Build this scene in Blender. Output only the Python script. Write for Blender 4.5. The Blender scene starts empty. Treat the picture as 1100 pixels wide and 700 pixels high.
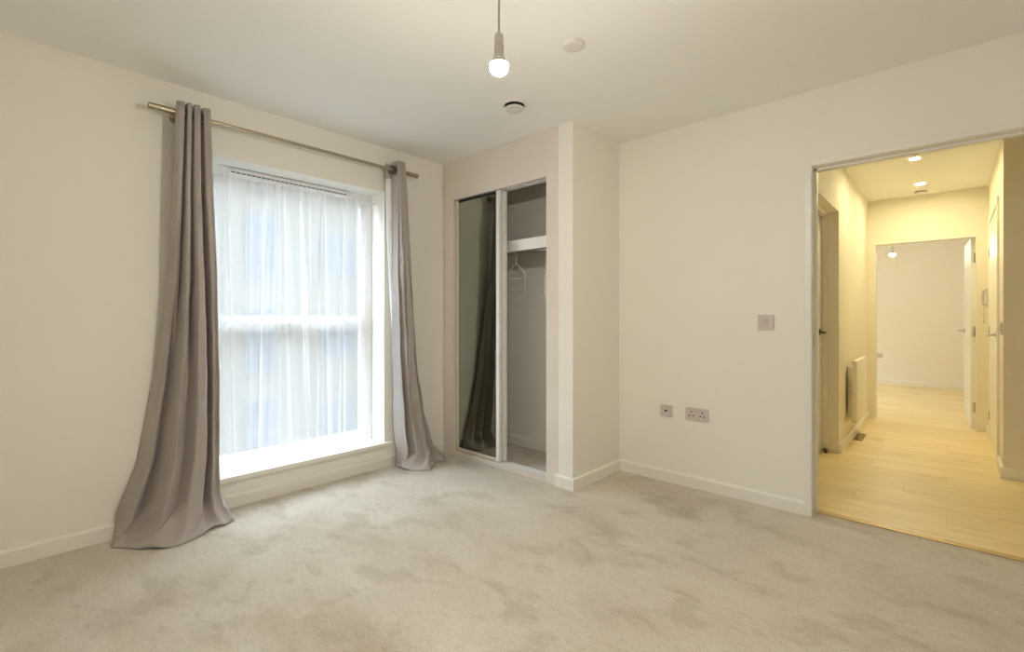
import bpy, bmesh, math, random
from mathutils import Vector, Matrix
random.seed(7)
S = bpy.context.scene
C = S.collection
PI = math.pi

# ------------------------------------------------------------------ camera
H = 2.4                      # ceiling height
EYE = 1.1215
YAW = math.radians(42.73)    # camera looks this far left of +Y
F_PX = 510.6
cam_data = bpy.data.cameras.new('camera')
cam_data.sensor_width = 36.0
cam_data.lens = F_PX / 1100.0 * 36.0
cam_data.shift_y = -9.2 / 1100.0
cam_data.clip_start = 0.02
cam_data.clip_end = 200
cam = bpy.data.objects.new('camera', cam_data)
C.objects.link(cam)
cam.location = (0, 0, EYE)
cam.rotation_euler = (PI / 2, 0, YAW)
S.camera = cam

# ------------------------------------------------------------------ world, light, exposure
SKY = 15.0
BULB = 1560.0
DOWN = 790.0
FARBULB = 1050.0
world = bpy.data.worlds.new('overcast_sky')
S.world = world
world.use_nodes = True
bg = world.node_tree.nodes['Background']
bg.inputs['Color'].default_value = (0.79, 0.895, 1.0, 1)
bg.inputs['Strength'].default_value = SKY
S.view_settings.view_transform = 'Standard'
S.view_settings.look = 'None'
S.view_settings.exposure = 0.0
S.view_settings.gamma = 1.0
S.view_settings.use_curve_mapping = False
S.cycles.max_bounces = 14
S.cycles.diffuse_bounces = 9
S.cycles.glossy_bounces = 6
S.cycles.transparent_max_bounces = 24
S.cycles.transmission_bounces = 8
S.cycles.sample_clamp_indirect = 8.0
S.cycles.caustics_reflective = False
S.cycles.caustics_refractive = False


def portal(name, loc, rot, sx, sy):
    d = bpy.data.lights.new(name, 'AREA')
    d.shape = 'RECTANGLE'
    d.size, d.size_y = sx, sy
    d.cycles.is_portal = True
    o = bpy.data.objects.new(name, d)
    C.objects.link(o)
    o.location = loc
    o.rotation_euler = rot
    return o


# sky portals (guide the sky's own light in through the two window openings)
portal('window_portal', (-3.44, 1.36, 1.12), (0, -PI / 2, 0), 1.9, 1.24)
portal('window_portal', (-3.44, 8.4, 1.2), (0, -PI / 2, 0), 1.9, 1.6)

# ------------------------------------------------------------------ materials
def mat(name):
    m = bpy.data.materials.new(name)
    m.use_nodes = True
    nt = m.node_tree
    return m, nt, nt.nodes['Principled BSDF']


def N(nt, t, **kw):
    n = nt.nodes.new(t)
    for k, v in kw.items():
        setattr(n, k, v)
    return n


def ramp(nt, stops):
    r = N(nt, 'ShaderNodeValToRGB')
    e = r.color_ramp.elements
    while len(e) < len(stops):
        e.new(0.5)
    for i, (p, c) in enumerate(stops):
        e[i].position = p
        e[i].color = (*c, 1)
    return r


def noise(nt, scale, detail=4, rough=0.55, vec=None, dist=0.0):
    n = N(nt, 'ShaderNodeTexNoise')
    n.inputs['Scale'].default_value = scale
    n.inputs['Detail'].default_value = detail
    n.inputs['Roughness'].default_value = rough
    n.inputs['Distortion'].default_value = dist
    if vec is not None:
        nt.links.new(vec, n.inputs['Vector'])
    return n


def simple(name, col, rough=0.5, metal=0.0, var=0.04, scale=6.0, bump=0.0, bscale=200.0, spec=0.5, sheen=0.0):
    m, nt, p = mat(name)
    tc = N(nt, 'ShaderNodeTexCoord')
    n = noise(nt, scale, 4, 0.55, tc.outputs['Object'])
    lo = tuple(max(0, c * (1 - var)) for c in col)
    hi = tuple(min(1, c * (1 + var)) for c in col)
    r = ramp(nt, [(0.3, lo), (0.7, hi)])
    nt.links.new(n.outputs['Fac'], r.inputs['Fac'])
    nt.links.new(r.outputs['Color'], p.inputs['Base Color'])
    p.inputs['Roughness'].default_value = rough
    p.inputs['Metallic'].default_value = metal
    p.inputs['Specular IOR Level'].default_value = spec
    if sheen:
        p.inputs['Sheen Weight'].default_value = sheen
    if bump:
        n2 = noise(nt, bscale, 3, 0.6, tc.outputs['Object'])
        b = N(nt, 'ShaderNodeBump')
        b.inputs['Strength'].default_value = bump
        b.inputs['Distance'].default_value = 0.002
        nt.links.new(n2.outputs['Fac'], b.inputs['Height'])
        nt.links.new(b.outputs['Normal'], p.inputs['Normal'])
    return m


def emit(name, col, strength):
    m, nt, p = mat(name)
    p.inputs['Base Color'].default_value = (*col, 1)
    p.inputs['Emission Color'].default_value = (*col, 1)
    p.inputs['Emission Strength'].default_value = strength
    return m


M = {}
M['wall'] = simple('wall_paint', (0.85, 0.83, 0.775), 0.75, var=0.012, scale=1.3, bump=0.06, bscale=260, spec=0.25)
M['ceiling'] = simple('ceiling_paint', (0.88, 0.875, 0.855), 0.85, var=0.01, scale=1.0, bump=0.05, bscale=240, spec=0.2)
M['hall_wall'] = simple('hall_wall_paint', (0.82, 0.775, 0.68), 0.6, var=0.012, scale=1.2, bump=0.05, bscale=240, spec=0.3)
M['gloss'] = simple('white_satin_paint', (0.83, 0.81, 0.76), 0.38, var=0.012, scale=3, spec=0.45)
M['upvc'] = simple('white_window_plastic', (0.74, 0.75, 0.76), 0.3, var=0.01, scale=3)
M['tan'] = simple('greige_wardrobe_board', (0.75, 0.685, 0.62), 0.5, var=0.02, scale=2.5, spec=0.35)
M['track'] = simple('pale_track_profile', (0.66, 0.60, 0.54), 0.4, var=0.02, scale=4)
M['alu'] = simple('brushed_aluminium', (0.76, 0.76, 0.75), 0.42, metal=0.0, var=0.01, scale=30)
M['champ'] = simple('champagne_aluminium', (0.70, 0.64, 0.54), 0.4, metal=0.0, var=0.01, scale=30)
M['rod'] = simple('brushed_nickel_rod', (0.42, 0.36, 0.26), 0.3, metal=0.9, var=0.06, scale=40)
M['darkmetal'] = simple('dark_bronze_metal', (0.10, 0.08, 0.06), 0.35, metal=0.7)
M['steel'] = simple('satin_steel', (0.52, 0.50, 0.46), 0.28, metal=0.95, var=0.05, scale=40)
M['black'] = simple('black_gap', (0.012, 0.011, 0.01), 0.8)
M['plastic'] = simple('white_plastic', (0.74, 0.71, 0.68), 0.35, var=0.01)
M['plate'] = simple('accessory_plate_plastic', (0.60, 0.54, 0.52), 0.4, var=0.01)
M['plate_dark'] = simple('accessory_rocker_plastic', (0.54, 0.48, 0.46), 0.4, var=0.01)
M['cord'] = simple('white_flex', (0.55, 0.50, 0.42), 0.5)
M['lining'] = simple('white_curtain_lining', (0.84, 0.85, 0.88), 0.8, var=0.02, scale=12)
M['wire'] = simple('cream_coated_wire', (0.86, 0.84, 0.78), 0.4)
M['heater'] = simple('white_heater_enamel', (0.84, 0.80, 0.70), 0.35, var=0.01)
M['leaf_door'] = simple('white_door_paint', (0.84, 0.83, 0.81), 0.42, var=0.012, scale=2)
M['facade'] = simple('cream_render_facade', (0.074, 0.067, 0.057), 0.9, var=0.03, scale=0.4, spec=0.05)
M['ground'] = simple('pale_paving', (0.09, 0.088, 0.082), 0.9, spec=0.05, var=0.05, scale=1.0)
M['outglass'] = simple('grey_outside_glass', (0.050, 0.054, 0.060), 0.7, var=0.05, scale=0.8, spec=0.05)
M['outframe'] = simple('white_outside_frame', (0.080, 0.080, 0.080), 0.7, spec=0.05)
M['slabedge'] = simple('grey_plaster_core', (0.55, 0.54, 0.52), 0.9)
M['bulb'] = emit('warm_bulb_glow', (1.0, 0.925, 0.80), BULB)
M['bulb_far'] = emit('warm_bulb_glow_far', (1.0, 0.90, 0.68), FARBULB)
M['down'] = emit('warm_downlight_glow', (1.0, 0.89, 0.50), DOWN)

# mirror, lightly smoked
m, nt, p = mat('smoked_mirror')
tc = N(nt, 'ShaderNodeTexCoord')
n = noise(nt, 1.2, 2, 0.5, tc.outputs['Object'])
r = ramp(nt, [(0.3, (0.36, 0.385, 0.335)), (0.7, (0.385, 0.41, 0.36))])
nt.links.new(n.outputs['Fac'], r.inputs['Fac'])
nt.links.new(r.outputs['Color'], p.inputs['Base Color'])
p.inputs['Metallic'].default_value = 1.0
p.inputs['Roughness'].default_value = 0.03
M['mirror'] = m

# clear pane
m = bpy.data.materials.new('clear_glass')
m.use_nodes = True
nt = m.node_tree
nt.nodes.clear()
out = N(nt, 'ShaderNodeOutputMaterial')
tr = N(nt, 'ShaderNodeBsdfTransparent')
tr.inputs['Color'].default_value = (0.95, 0.97, 0.97, 1)
gl = N(nt, 'ShaderNodeBsdfGlossy')
gl.inputs['Roughness'].default_value = 0.02
mx = N(nt, 'ShaderNodeMixShader')
mx.inputs[0].default_value = 0.03
nt.links.new(tr.outputs[0], mx.inputs[1])
nt.links.new(gl.outputs[0], mx.inputs[2])
nt.links.new(mx.outputs[0], out.inputs[0])
M['glass'] = m

# sheer voile
m = bpy.data.materials.new('white_sheer_voile')
m.use_nodes = True
nt = m.node_tree
nt.nodes.clear()
out = N(nt, 'ShaderNodeOutputMaterial')
tr = N(nt, 'ShaderNodeBsdfTransparent')
tl = N(nt, 'ShaderNodeBsdfTranslucent')
tl.inputs['Color'].default_value = (0.93, 0.94, 0.97, 1)
df = N(nt, 'ShaderNodeBsdfDiffuse')
df.inputs['Color'].default_value = (0.9, 0.91, 0.94, 1)
m1 = N(nt, 'ShaderNodeMixShader')
m1.inputs[0].default_value = 0.74
nt.links.new(tl.outputs[0], m1.inputs[1])
nt.links.new(df.outputs[0], m1.inputs[2])
lw = N(nt, 'ShaderNodeLayerWeight')
lw.inputs['Blend'].default_value = 0.35
tcs = N(nt, 'ShaderNodeTexCoord')
wv = noise(nt, 900, 1, 0.5, tcs.outputs['Object'])
mp = N(nt, 'ShaderNodeMapRange')
mp.inputs['To Min'].default_value = 0.36
mp.inputs['To Max'].default_value = 0.90
ad = N(nt, 'ShaderNodeMath', operation='MULTIPLY_ADD')
ad.inputs[1].default_value = 0.06
nt.links.new(wv.outputs['Fac'], ad.inputs[0])
nt.links.new(lw.outputs['Facing'], ad.inputs[2])
nt.links.new(ad.outputs[0], mp.inputs['Value'])
mx = N(nt, 'ShaderNodeMixShader')
nt.links.new(mp.outputs[0], mx.inputs[0])
nt.links.new(tr.outputs[0], mx.inputs[1])
nt.links.new(m1.outputs[0], mx.inputs[2])
nt.links.new(mx.outputs[0], out.inputs[0])
M['sheer'] = m

# curtain cloth
m, nt, p = mat('taupe_curtain_cloth')
tc = N(nt, 'ShaderNodeTexCoord')
n = noise(nt, 3.0, 4, 0.6, tc.outputs['Object'])
r = ramp(nt, [(0.25, (0.36, 0.32, 0.298)), (0.75, (0.43, 0.385, 0.36))])
nt.links.new(n.outputs['Fac'], r.inputs['Fac'])
nt.links.new(r.outputs['Color'], p.inputs['Base Color'])
p.inputs['Roughness'].default_value = 0.55
p.inputs['Sheen Weight'].default_value = 0.35
p.inputs['Sheen Roughness'].default_value = 0.4
n2 = noise(nt, 700, 2, 0.6, tc.outputs['Object'])
n3 = noise(nt, 14, 3, 0.6, tc.outputs['Object'])
b = N(nt, 'ShaderNodeBump')
b.inputs['Strength'].default_value = 0.12
b.inputs['Distance'].default_value = 0.001
nt.links.new(n2.outputs['Fac'], b.inputs['Height'])
b2 = N(nt, 'ShaderNodeBump')
b2.inputs['Strength'].default_value = 0.25
b2.inputs['Distance'].default_value = 0.012
nt.links.new(n3.outputs['Fac'], b2.inputs['Height'])
nt.links.new(b.outputs['Normal'], b2.inputs['Normal'])
nt.links.new(b2.outputs['Normal'], p.inputs['Normal'])
M['curtain'] = m

# carpet: beige pile with brushed patches
m, nt, p = mat('beige_carpet_pile')
tc = N(nt, 'ShaderNodeTexCoord')
mpg = N(nt, 'ShaderNodeMapping')
mpg.inputs['Rotation'].default_value = (0, 0, math.radians(20))
mpg.inputs['Scale'].default_value = (1.0, 1.7, 1.0)
nt.links.new(tc.outputs['Object'], mpg.inputs['Vector'])
n1 = noise(nt, 1.35, 4, 0.55, mpg.outputs['Vector'], 0.35)
r1 = ramp(nt, [(0.33, (0.53, 0.465, 0.375)), (0.46, (0.63, 0.575, 0.49)), (0.57, (0.655, 0.605, 0.525)), (0.68, (0.71, 0.66, 0.58))])
nt.links.new(n1.outputs['Fac'], r1.inputs['Fac'])
n2 = noise(nt, 3.2, 6, 0.62, mpg.outputs['Vector'], 0.3)
r2 = ramp(nt, [(0.38, (0.84, 0.825, 0.79)), (0.47, (1, 1, 1)), (0.62, (1.0, 1.0, 1.0))])
nt.links.new(n2.outputs['Fac'], r2.inputs['Fac'])
mm = N(nt, 'ShaderNodeMix', data_type='RGBA', blend_type='MULTIPLY')
mm.inputs[0].default_value = 0.9
nt.links.new(r1.outputs['Color'], mm.inputs[6])
nt.links.new(r2.outputs['Color'], mm.inputs[7])
n3 = noise(nt, 170, 3, 0.75, tc.outputs['Object'])
r3 = ramp(nt, [(0.32, (0.66, 0.65, 0.62)), (0.68, (1.2, 1.2, 1.2))])
nt.links.new(n3.outputs['Fac'], r3.inputs['Fac'])
mm2 = N(nt, 'ShaderNodeMix', data_type='RGBA', blend_type='MULTIPLY')
mm2.inputs[0].default_value = 0.75
n4 = noise(nt, 24, 4, 0.7, mpg.outputs['Vector'], 0.4)
r4 = ramp(nt, [(0.30, (0.84, 0.83, 0.80)), (0.48, (1, 1, 1)), (0.75, (1.06, 1.06, 1.06))])
nt.links.new(n4.outputs['Fac'], r4.inputs['Fac'])
mm3 = N(nt, 'ShaderNodeMix', data_type='RGBA', blend_type='MULTIPLY')
mm3.inputs[0].default_value = 0.8
nt.links.new(mm.outputs[2], mm3.inputs[6])
nt.links.new(r4.outputs['Color'], mm3.inputs[7])
nt.links.new(mm3.outputs[2], mm2.inputs[6])
nt.links.new(r3.outputs['Color'], mm2.inputs[7])
nt.links.new(mm2.outputs[2], p.inputs['Base Color'])
p.inputs['Roughness'].default_value = 0.95
p.inputs['Specular IOR Level'].default_value = 0.1
p.inputs['Sheen Weight'].default_value = 0.25
b = N(nt, 'ShaderNodeBump')
b.inputs['Strength'].default_value = 0.6
b.inputs['Distance'].default_value = 0.006
nt.links.new(n3.outputs['Fac'], b.inputs['Height'])
nt.links.new(b.outputs['Normal'], p.inputs['Normal'])
M['carpet'] = m

# oak planks (object coordinates plus a per-piece shift)
m, nt, p = mat('golden_oak_plank')
tc = N(nt, 'ShaderNodeTexCoord')
oi = N(nt, 'ShaderNodeObjectInfo')
mpg = N(nt, 'ShaderNodeMapping')
mpg.inputs['Scale'].default_value = (0.9, 9.0, 1.0)
nt.links.new(tc.outputs['Object'], mpg.inputs['Vector'])
vm = N(nt, 'ShaderNodeVectorMath', operation='MULTIPLY')
vm.inputs[1].default_value = (1, 1, 1)
ml = N(nt, 'ShaderNodeMath', operation='MULTIPLY')
ml.inputs[1].default_value = 37.0
nt.links.new(oi.outputs['Random'], ml.inputs[0])
va = N(nt, 'ShaderNodeVectorMath', operation='ADD')
nt.links.new(mpg.outputs['Vector'], va.inputs[0])
nt.links.new(ml.outputs[0], va.inputs[1])
n1 = noise(nt, 2.4, 6, 0.6, va.outputs[0], 0.8)
r1 = ramp(nt, [(0.28, (0.70, 0.54, 0.29)), (0.5, (0.84, 0.69, 0.41)), (0.72, (0.89, 0.75, 0.48))])
nt.links.new(n1.outputs['Fac'], r1.inputs['Fac'])
r2 = ramp(nt, [(0.0, (0.93, 0.925, 0.91)), (1.0, (1.02, 1.02, 1.02))])
nt.links.new(oi.outputs['Random'], r2.inputs['Fac'])
mm = N(nt, 'ShaderNodeMix', data_type='RGBA', blend_type='MULTIPLY')
mm.inputs[0].default_value = 1.0
nt.links.new(r1.outputs['Color'], mm.inputs[6])
nt.links.new(r2.outputs['Color'], mm.inputs[7])
nt.links.new(mm.outputs[2], p.inputs['Base Color'])
p.inputs['Roughness'].default_value = 0.42
p.inputs['Specular IOR Level'].default_value = 0.4
M['oak'] = m
M['strip'] = simple('brass_threshold', (0.55, 0.40, 0.19), 0.4, metal=0.4, var=0.05, scale=20)

# ------------------------------------------------------------------ mesh helpers
def box(bm, x0, x1, y0, y1, z0, z1, bev=0.0, mi=0):
    if x0 > x1: x0, x1 = x1, x0
    if y0 > y1: y0, y1 = y1, y0
    if z0 > z1: z0, z1 = z1, z0
    vs = [bm.verts.new((x, y, z)) for z in (z0, z1) for y in (y0, y1) for x in (x0, x1)]
    fs = [(0, 2, 3, 1), (4, 5, 7, 6), (0, 1, 5, 4), (2, 6, 7, 3), (0, 4, 6, 2), (1, 3, 7, 5)]
    faces = [bm.faces.new([vs[i] for i in f]) for f in fs]
    for f in faces:
        f.material_index = mi
    if bev > 0:
        es = list({e for f in faces for e in f.edges})
        bmesh.ops.bevel(bm, geom=es, offset=bev, segments=2, profile=0.6, affect='EDGES', clamp_overlap=True)
    return faces


def prism(bm, prof, p0, p1, up=(0, 0, 1), side=None):
    """sweep a 2D profile (side, up) from p0 to p1"""
    p0, p1 = Vector(p0), Vector(p1)
    d = (p1 - p0).normalized()
    up = Vector(up)
    s = Vector(side) if side else d.cross(up)
    a = [bm.verts.new(p0 + s * u + up * v) for u, v in prof]
    b_ = [bm.verts.new(p1 + s * u + up * v) for u, v in prof]
    n_ = len(prof)
    for i in range(n_):
        bm.faces.new((a[i], a[(i + 1) % n_], b_[(i + 1) % n_], b_[i]))
    bm.faces.new(a[::-1])
    bm.faces.new(b_)
    bmesh.ops.recalc_face_normals(bm, faces=bm.faces)


def lathe(bm, prof, c=(0, 0, 0), axis='z', n=32, cap=True):
    """prof: (radius, height) list; axis of revolution"""
    c = Vector(c)
    rings = []
    for r_, h in prof:
        ring = []
        for i in range(n):
            a = 2 * PI * i / n
            u, v = r_ * math.cos(a), r_ * math.sin(a)
            q = {'z': (u, v, h), 'y': (v, h, u), 'x': (h, u, v)}[axis]
            ring.append(bm.verts.new(c + Vector(q)))
        rings.append(ring)
    for A, B in zip(rings, rings[1:]):
        for i in range(n):
            bm.faces.new((A[i], A[(i + 1) % n], B[(i + 1) % n], B[i]))
    if cap:
        bm.faces.new(rings[0][::-1])
        bm.faces.new(rings[-1])
    bmesh.ops.recalc_face_normals(bm, faces=bm.faces)


def tube(bm, pts, r_, n=10, closed=False):
    pts = [Vector(p_) for p_ in pts]
    k = len(pts)
    rings = []
    ref = None
    for i, p_ in enumerate(pts):
        if closed:
            d = (pts[(i + 1) % k] - pts[i - 1]).normalized()
        else:
            d = (pts[min(i + 1, k - 1)] - pts[max(i - 1, 0)]).normalized()
        if ref is None:
            ref = d.orthogonal().normalized()
        ref = (ref - d * ref.dot(d)).normalized()
        w = d.cross(ref)
        rr = r_(i / (k - 1)) if callable(r_) else r_
        rings.append([bm.verts.new(p_ + (ref * math.cos(2 * PI * j / n) + w * math.sin(2 * PI * j / n)) * rr) for j in range(n)])
    pairs = list(zip(rings, rings[1:]))
    if closed:
        pairs.append((rings[-1], rings[0]))
    for A, B in pairs:
        for j in range(n):
            bm.faces.new((A[j], A[(j + 1) % n], B[(j + 1) % n], B[j]))
    if not closed:
        bm.faces.new(rings[0][::-1])
        bm.faces.new(rings[-1])
    bmesh.ops.recalc_face_normals(bm, faces=bm.faces)


def obj(name, bm, m_, parent=None, smooth=False, origin=None):
    me = bpy.data.meshes.new(name)
    if origin is not None:
        bmesh.ops.translate(bm, verts=bm.verts, vec=-Vector(origin))
    bm.to_mesh(me)
    bm.free()
    for k in (m_ if isinstance(m_, (list, tuple)) else [m_]):
        me.materials.append(M[k])
    if smooth:
        for f in me.polygons:
            f.use_smooth = True
        try:
            me.set_sharp_from_angle(angle=math.radians(40))
        except Exception:
            pass
    o = bpy.data.objects.new(name, me)
    C.objects.link(o)
    if origin is not None:
        o.location = origin
    if parent is not None:
        o.parent = parent
        w = Vector((0, 0, 0))                 # parts are written in world coordinates
        q = parent
        while q is not None:
            w += q.location
            q = q.parent
        o.location = (Vector(origin) if origin is not None else Vector((0, 0, 0))) - w
    return o


def boxes(name, lst, m_, parent=None, bev=0.0, smooth=False):
    bm = bmesh.new()
    for b_ in lst:
        box(bm, *b_, bev=bev)
    return obj(name, bm, m_, parent, smooth)


def tag(o, label, cat, group=None):
    o['label'] = label
    o['category'] = cat
    if group:
        o['group'] = group
    return o


def thing(name, label, cat, loc=(0, 0, 0), group=None):
    o = bpy.data.objects.new(name, None)
    o.empty_display_size = 0.05
    C.objects.link(o)
    o.location = loc
    return tag(o, label, cat, group)


def struct(o, label=None, cat=None):
    o['kind'] = 'structure'
    if label:
        o['label'] = label
        o['category'] = cat
    return o


def copy_tree(o, loc):
    c = o.copy()
    C.objects.link(c)
    c.location = loc
    for ch in o.children:
        d = ch.copy()
        C.objects.link(d)
        d.parent = c
        for g in ch.children:
            e = g.copy()
            C.objects.link(e)
            e.parent = d
    return c


# ------------------------------------------------------------------ room dimensions
XW = -3.126          # window wall face
YR = 3.116           # door wall face
YH = 3.250           # its hall face
YC = 2.530           # wardrobe front
XN0, XN1 = -1.916, -1.800   # partition beside the wardrobe
XR, YB = 0.95, -0.95        # walls behind the camera
DX0, DX1, DZ = -0.573, 0.290, 1.968   # bedroom doorway
WY0, WY1, WZ0, WZ1 = 0.740, 1.970, 0.160, 2.060  # window opening
XO = -3.46           # outer face of facade wall
HL, HRX = -0.68, 0.268      # hall side walls
YE, YE1 = 6.55, 6.68        # hall end wall
YF = 10.12           # far room back wall
HC = 4.763           # corner of right hall wall
LD0, LD1 = 3.72, 4.706      # doorway in left hall wall
EX0, EX1, EZ = -0.622, 0.192, 1.93   # doorway at hall end

# ------------------------------------------------------------------ structure: bedroom shell
struct(boxes('floor', [(XW, XR, YB, YR, -0.12, 0), (DX0 - 0.02, DX1 + 0.02, YR, 3.205, -0.12, 0)], 'carpet'),
       'beige carpet with brushed pile patches in the bedroom', 'carpet')
struct(boxes('ceiling', [(XW - 0.02, XR + 0.02, YB - 0.02, YR + 0.02, H, H + 0.15)], 'ceiling'),
       'smooth white bedroom ceiling', 'ceiling')
struct(boxes('wall_left', [
    (XO, XW, YB - 0.15, WY0, -0.12, H), (XO, XW, WY1, 3.40, -0.12, H),
    (XO, XW, WY0, WY1, WZ1, H), (XO, XW, WY0, WY1, -0.12, WZ0)], 'wall'),
    'cream painted bedroom wall around the window', 'wall')
struct(boxes('wall_back', [
    (XW, DX0 - 0.012, YR, YH, -0.12, H), (DX1 + 0.012, 1.67, YR, YH, -0.12, H),
    (DX0 - 0.012, DX1 + 0.012, YR, YH, DZ + 0.012, H)], 'wall'),
    'cream painted bedroom wall with sockets and doorway', 'wall')
struct(boxes('wall_nib', [(XN0, XN1, YC, YR, 0, H)], 'wall'),
       'short white partition wall beside the wardrobe', 'wall')
struct(boxes('wall_right', [(XR, XR + 0.12, YB, YR, -0.12, H)], 'wall'), 'plain bedroom wall opposite the window', 'wall')
struct(boxes('wall_front', [(XW, XR + 0.12, YB - 0.12, YB, -0.12, H)], 'wall'), 'plain bedroom wall opposite the wardrobe', 'wall')

# baseboards
SK = 0.078
PROF = [(0, 0), (0.015, 0), (0.015, SK - 0.012), (0.010, SK - 0.002), (0.006, SK), (0, SK)]


def skirting(name, runs, m_='gloss', label=None):
    bm = bmesh.new()
    for (a0, a1, nrm) in runs:
        prism(bm, PROF, (*a0, 0), (*a1, 0), side=(*nrm, 0))
    return struct(obj(name, bm, m_), label, 'baseboard' if label else None)


skirting('baseboard_left', [((XW, YB), (XW, YC), (1, 0))], label='white baseboard along the window wall')
skirting('baseboard_back', [((XN1, YR), (DX0 - 0.036, YR), (0, -1)), ((DX1 + 0.036, YR), (XR, YR), (0, -1))],
         label='white baseboard below the wall sockets')
skirting('baseboard_nib', [((XN0 - 0.022, YC), (XN1 + 0.015, YC), (0, -1)), ((XN1, YC), (XN1, YR - 0.015), (1, 0))],
         label='white baseboard wrapped around the short partition')
skirting('baseboard_wardrobe', [((XW, YR), (XN0, YR), (0, -1))], label='white baseboard on the back wall inside the wardrobe')
skirting('baseboard_front', [((XW, YB), (XR, YB), (0, 1)), ((XR, YB), (XR, YR), (-1, 0))], label='white baseboard on the plain walls')

# bedroom doorway: lining, stops, thin architrave
t1 = boxes('trim_1', [
    (DX0 - 0.012, DX0, YR - 0.004, YH + 0.004, 0, DZ + 0.012), (DX1, DX1 + 0.012, YR - 0.004, YH + 0.004, 0, DZ + 0.012),
    (DX0, DX1, YR - 0.004, YH + 0.004, DZ, DZ + 0.012),
    (DX0, DX0 + 0.012, YR + 0.05, YR + 0.085, 0, DZ), (DX1 - 0.012, DX1, YR + 0.05, YR + 0.085, 0, DZ),
    (DX0, DX1, YR + 0.05, YR + 0.085, DZ - 0.012, DZ)], 'gloss')
struct(t1, 'cream door lining of the bedroom doorway', 'door frame')
boxes('architrave', [
    (DX0 - 0.036, DX0 - 0.003, YR - 0.014, YR, 0, DZ + 0.036), (DX1 + 0.003, DX1 + 0.036, YR - 0.014, YR, 0, DZ + 0.036),
    (DX0 - 0.003, DX1 + 0.003, YR - 0.014, YR, DZ + 0.003, DZ + 0.036)], 'gloss', t1, bev=0.003)
boxes('strike_plate', [(DX0, DX0 + 0.0015, YR + 0.012, YR + 0.034, 0.96, 1.03)], 'steel', t1)
struct(boxes('trim_2', [(DX0, DX1, 3.19, 3.235, 0.0, 0.006)], 'strip', bev=0.002), 'narrow brass threshold strip between carpet and oak floor', 'threshold')

# ------------------------------------------------------------------ structure: hall and far room
hf = boxes('floor_hall', [(-3.126, 1.7, YR + 0.02, YF + 0.02, -0.12, -0.012)], 'slabedge')
struct(hf, 'golden oak plank floor of the hall and the room beyond', 'floor')
random.seed(3)
pw = 0.182
mesh_cache = {}


def plank_mesh(L):
    key = round(L, 3)
    if key not in mesh_cache:
        bm = bmesh.new()
        g = 0.0004
        z0, z1, bv = -0.012, 0.0, 0.0007
        base = [(-L / 2 + g, -pw / 2 + g), (L / 2 - g, -pw / 2 + g), (L / 2 - g, pw / 2 - g), (-L / 2 + g, pw / 2 - g)]
        a = [bm.verts.new((x, y, z0)) for x, y in base]
        b_ = [bm.verts.new((x, y, z1 - bv)) for x, y in base]
        t = [bm.verts.new((x * (1 - 2 * bv / L), y * (1 - 2 * bv / pw), z1)) for x, y in base]
        for A, B in ((a, b_), (b_, t)):
            for i in range(4):
                bm.faces.new((A[i], A[(i + 1) % 4], B[(i + 1) % 4], B[i]))
        bm.faces.new(t)
        me = bpy.data.meshes.new('plank')
        bm.to_mesh(me)
        bm.free()
        me.materials.append(M['oak'])
        mesh_cache[key] = me
    return mesh_cache[key]


row = 0
y = 3.236 + pw / 2
while y + pw / 2 < YF + 0.10:
    if y < YE1 - 0.02:
        xa, xb = HL - 0.14, 1.55
        if y > HC + 0.1:
            xb = 0.60
    else:
        xa, xb = -1.9, 1.0
    off = [0.0, 0.42, 0.85, 0.2, 0.63][row % 5]
    x = xa - off
    while x < xb:
        x0, x1 = max(x, xa), min(x + 1.22, xb)
        if x1 - x0 > 0.05:
            o = bpy.data.objects.new('plank', plank_mesh(x1 - x0))
            C.objects.link(o)
            o.parent = hf
            o.location = ((x0 + x1) / 2, y, 0)
        x += 1.22
    y += pw
    row += 1
boxes('floor_boards', [(-3.126, -1.9, YE1, YF, -0.012, 0), (1.0, 1.7, YE1, YF, -0.012, 0)], 'oak', hf)['kind'] = 'stuff'

struct(boxes('ceiling_hall', [(-3.2, 1.8, YR + 0.02, YF + 0.12, H, H + 0.15)], 'ceiling'), 'white hall ceiling with downlights', 'ceiling')
struct(boxes('wall_hall_left', [
    (HL - 0.12, HL, YH, LD0, 0, H), (HL - 0.12, HL, LD1, YE, 0, H), (HL - 0.12, HL, LD0, LD1, 1.992, H)], 'hall_wall'),
    'cream hall wall with panel heater and side doorway', 'wall')
struct(boxes('wall_hall_right', [(HRX, HRX + 0.3, HC, YE, 0, H), (HRX + 0.3, 1.7, HC, HC + 0.12, 0, H)], 'hall_wall'),
       'cream hall wall with the entrance door', 'wall')
struct(boxes('wall_hall_side', [(1.55, 1.67, YH, HC, 0, H)], 'hall_wall'), 'plain wall closing the hall', 'wall')
struct(boxes('wall_hall_end', [
    (-3.126, EX0, YE, YE1, 0, H), (EX1, 1.7, YE, YE1, 0, H), (EX0, EX1, YE, YE1, EZ, H)], 'hall_wall'),
    'cream hall end wall with open doorway', 'wall')
struct(boxes('wall_far', [(-3.2, 1.7, YF, YF + 0.12, 0, H)], 'wall'), 'pale back wall of the room beyond the hall', 'wall')
struct(boxes('wall_far_right', [(1.58, 1.70, YE1, YF, 0, H)], 'wall'), 'plain side wall of the room beyond the hall', 'wall')
FW0, FW1 = 7.6, 9.2
struct(boxes('wall_far_left', [
    (XO, XW, YE, FW0, 0, H), (XO, XW, FW1, YF + 0.12, 0, H), (XO, XW, FW0, FW1, WZ1, H), (XO, XW, FW0, FW1, 0, WZ0 + 0.1)], 'wall'),
    'window wall of the room beyond the hall', 'wall')
skirting('baseboard_hall_left', [((HL, LD1), (HL, YE), (1, 0))], label='white baseboard under the panel heater')
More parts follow.
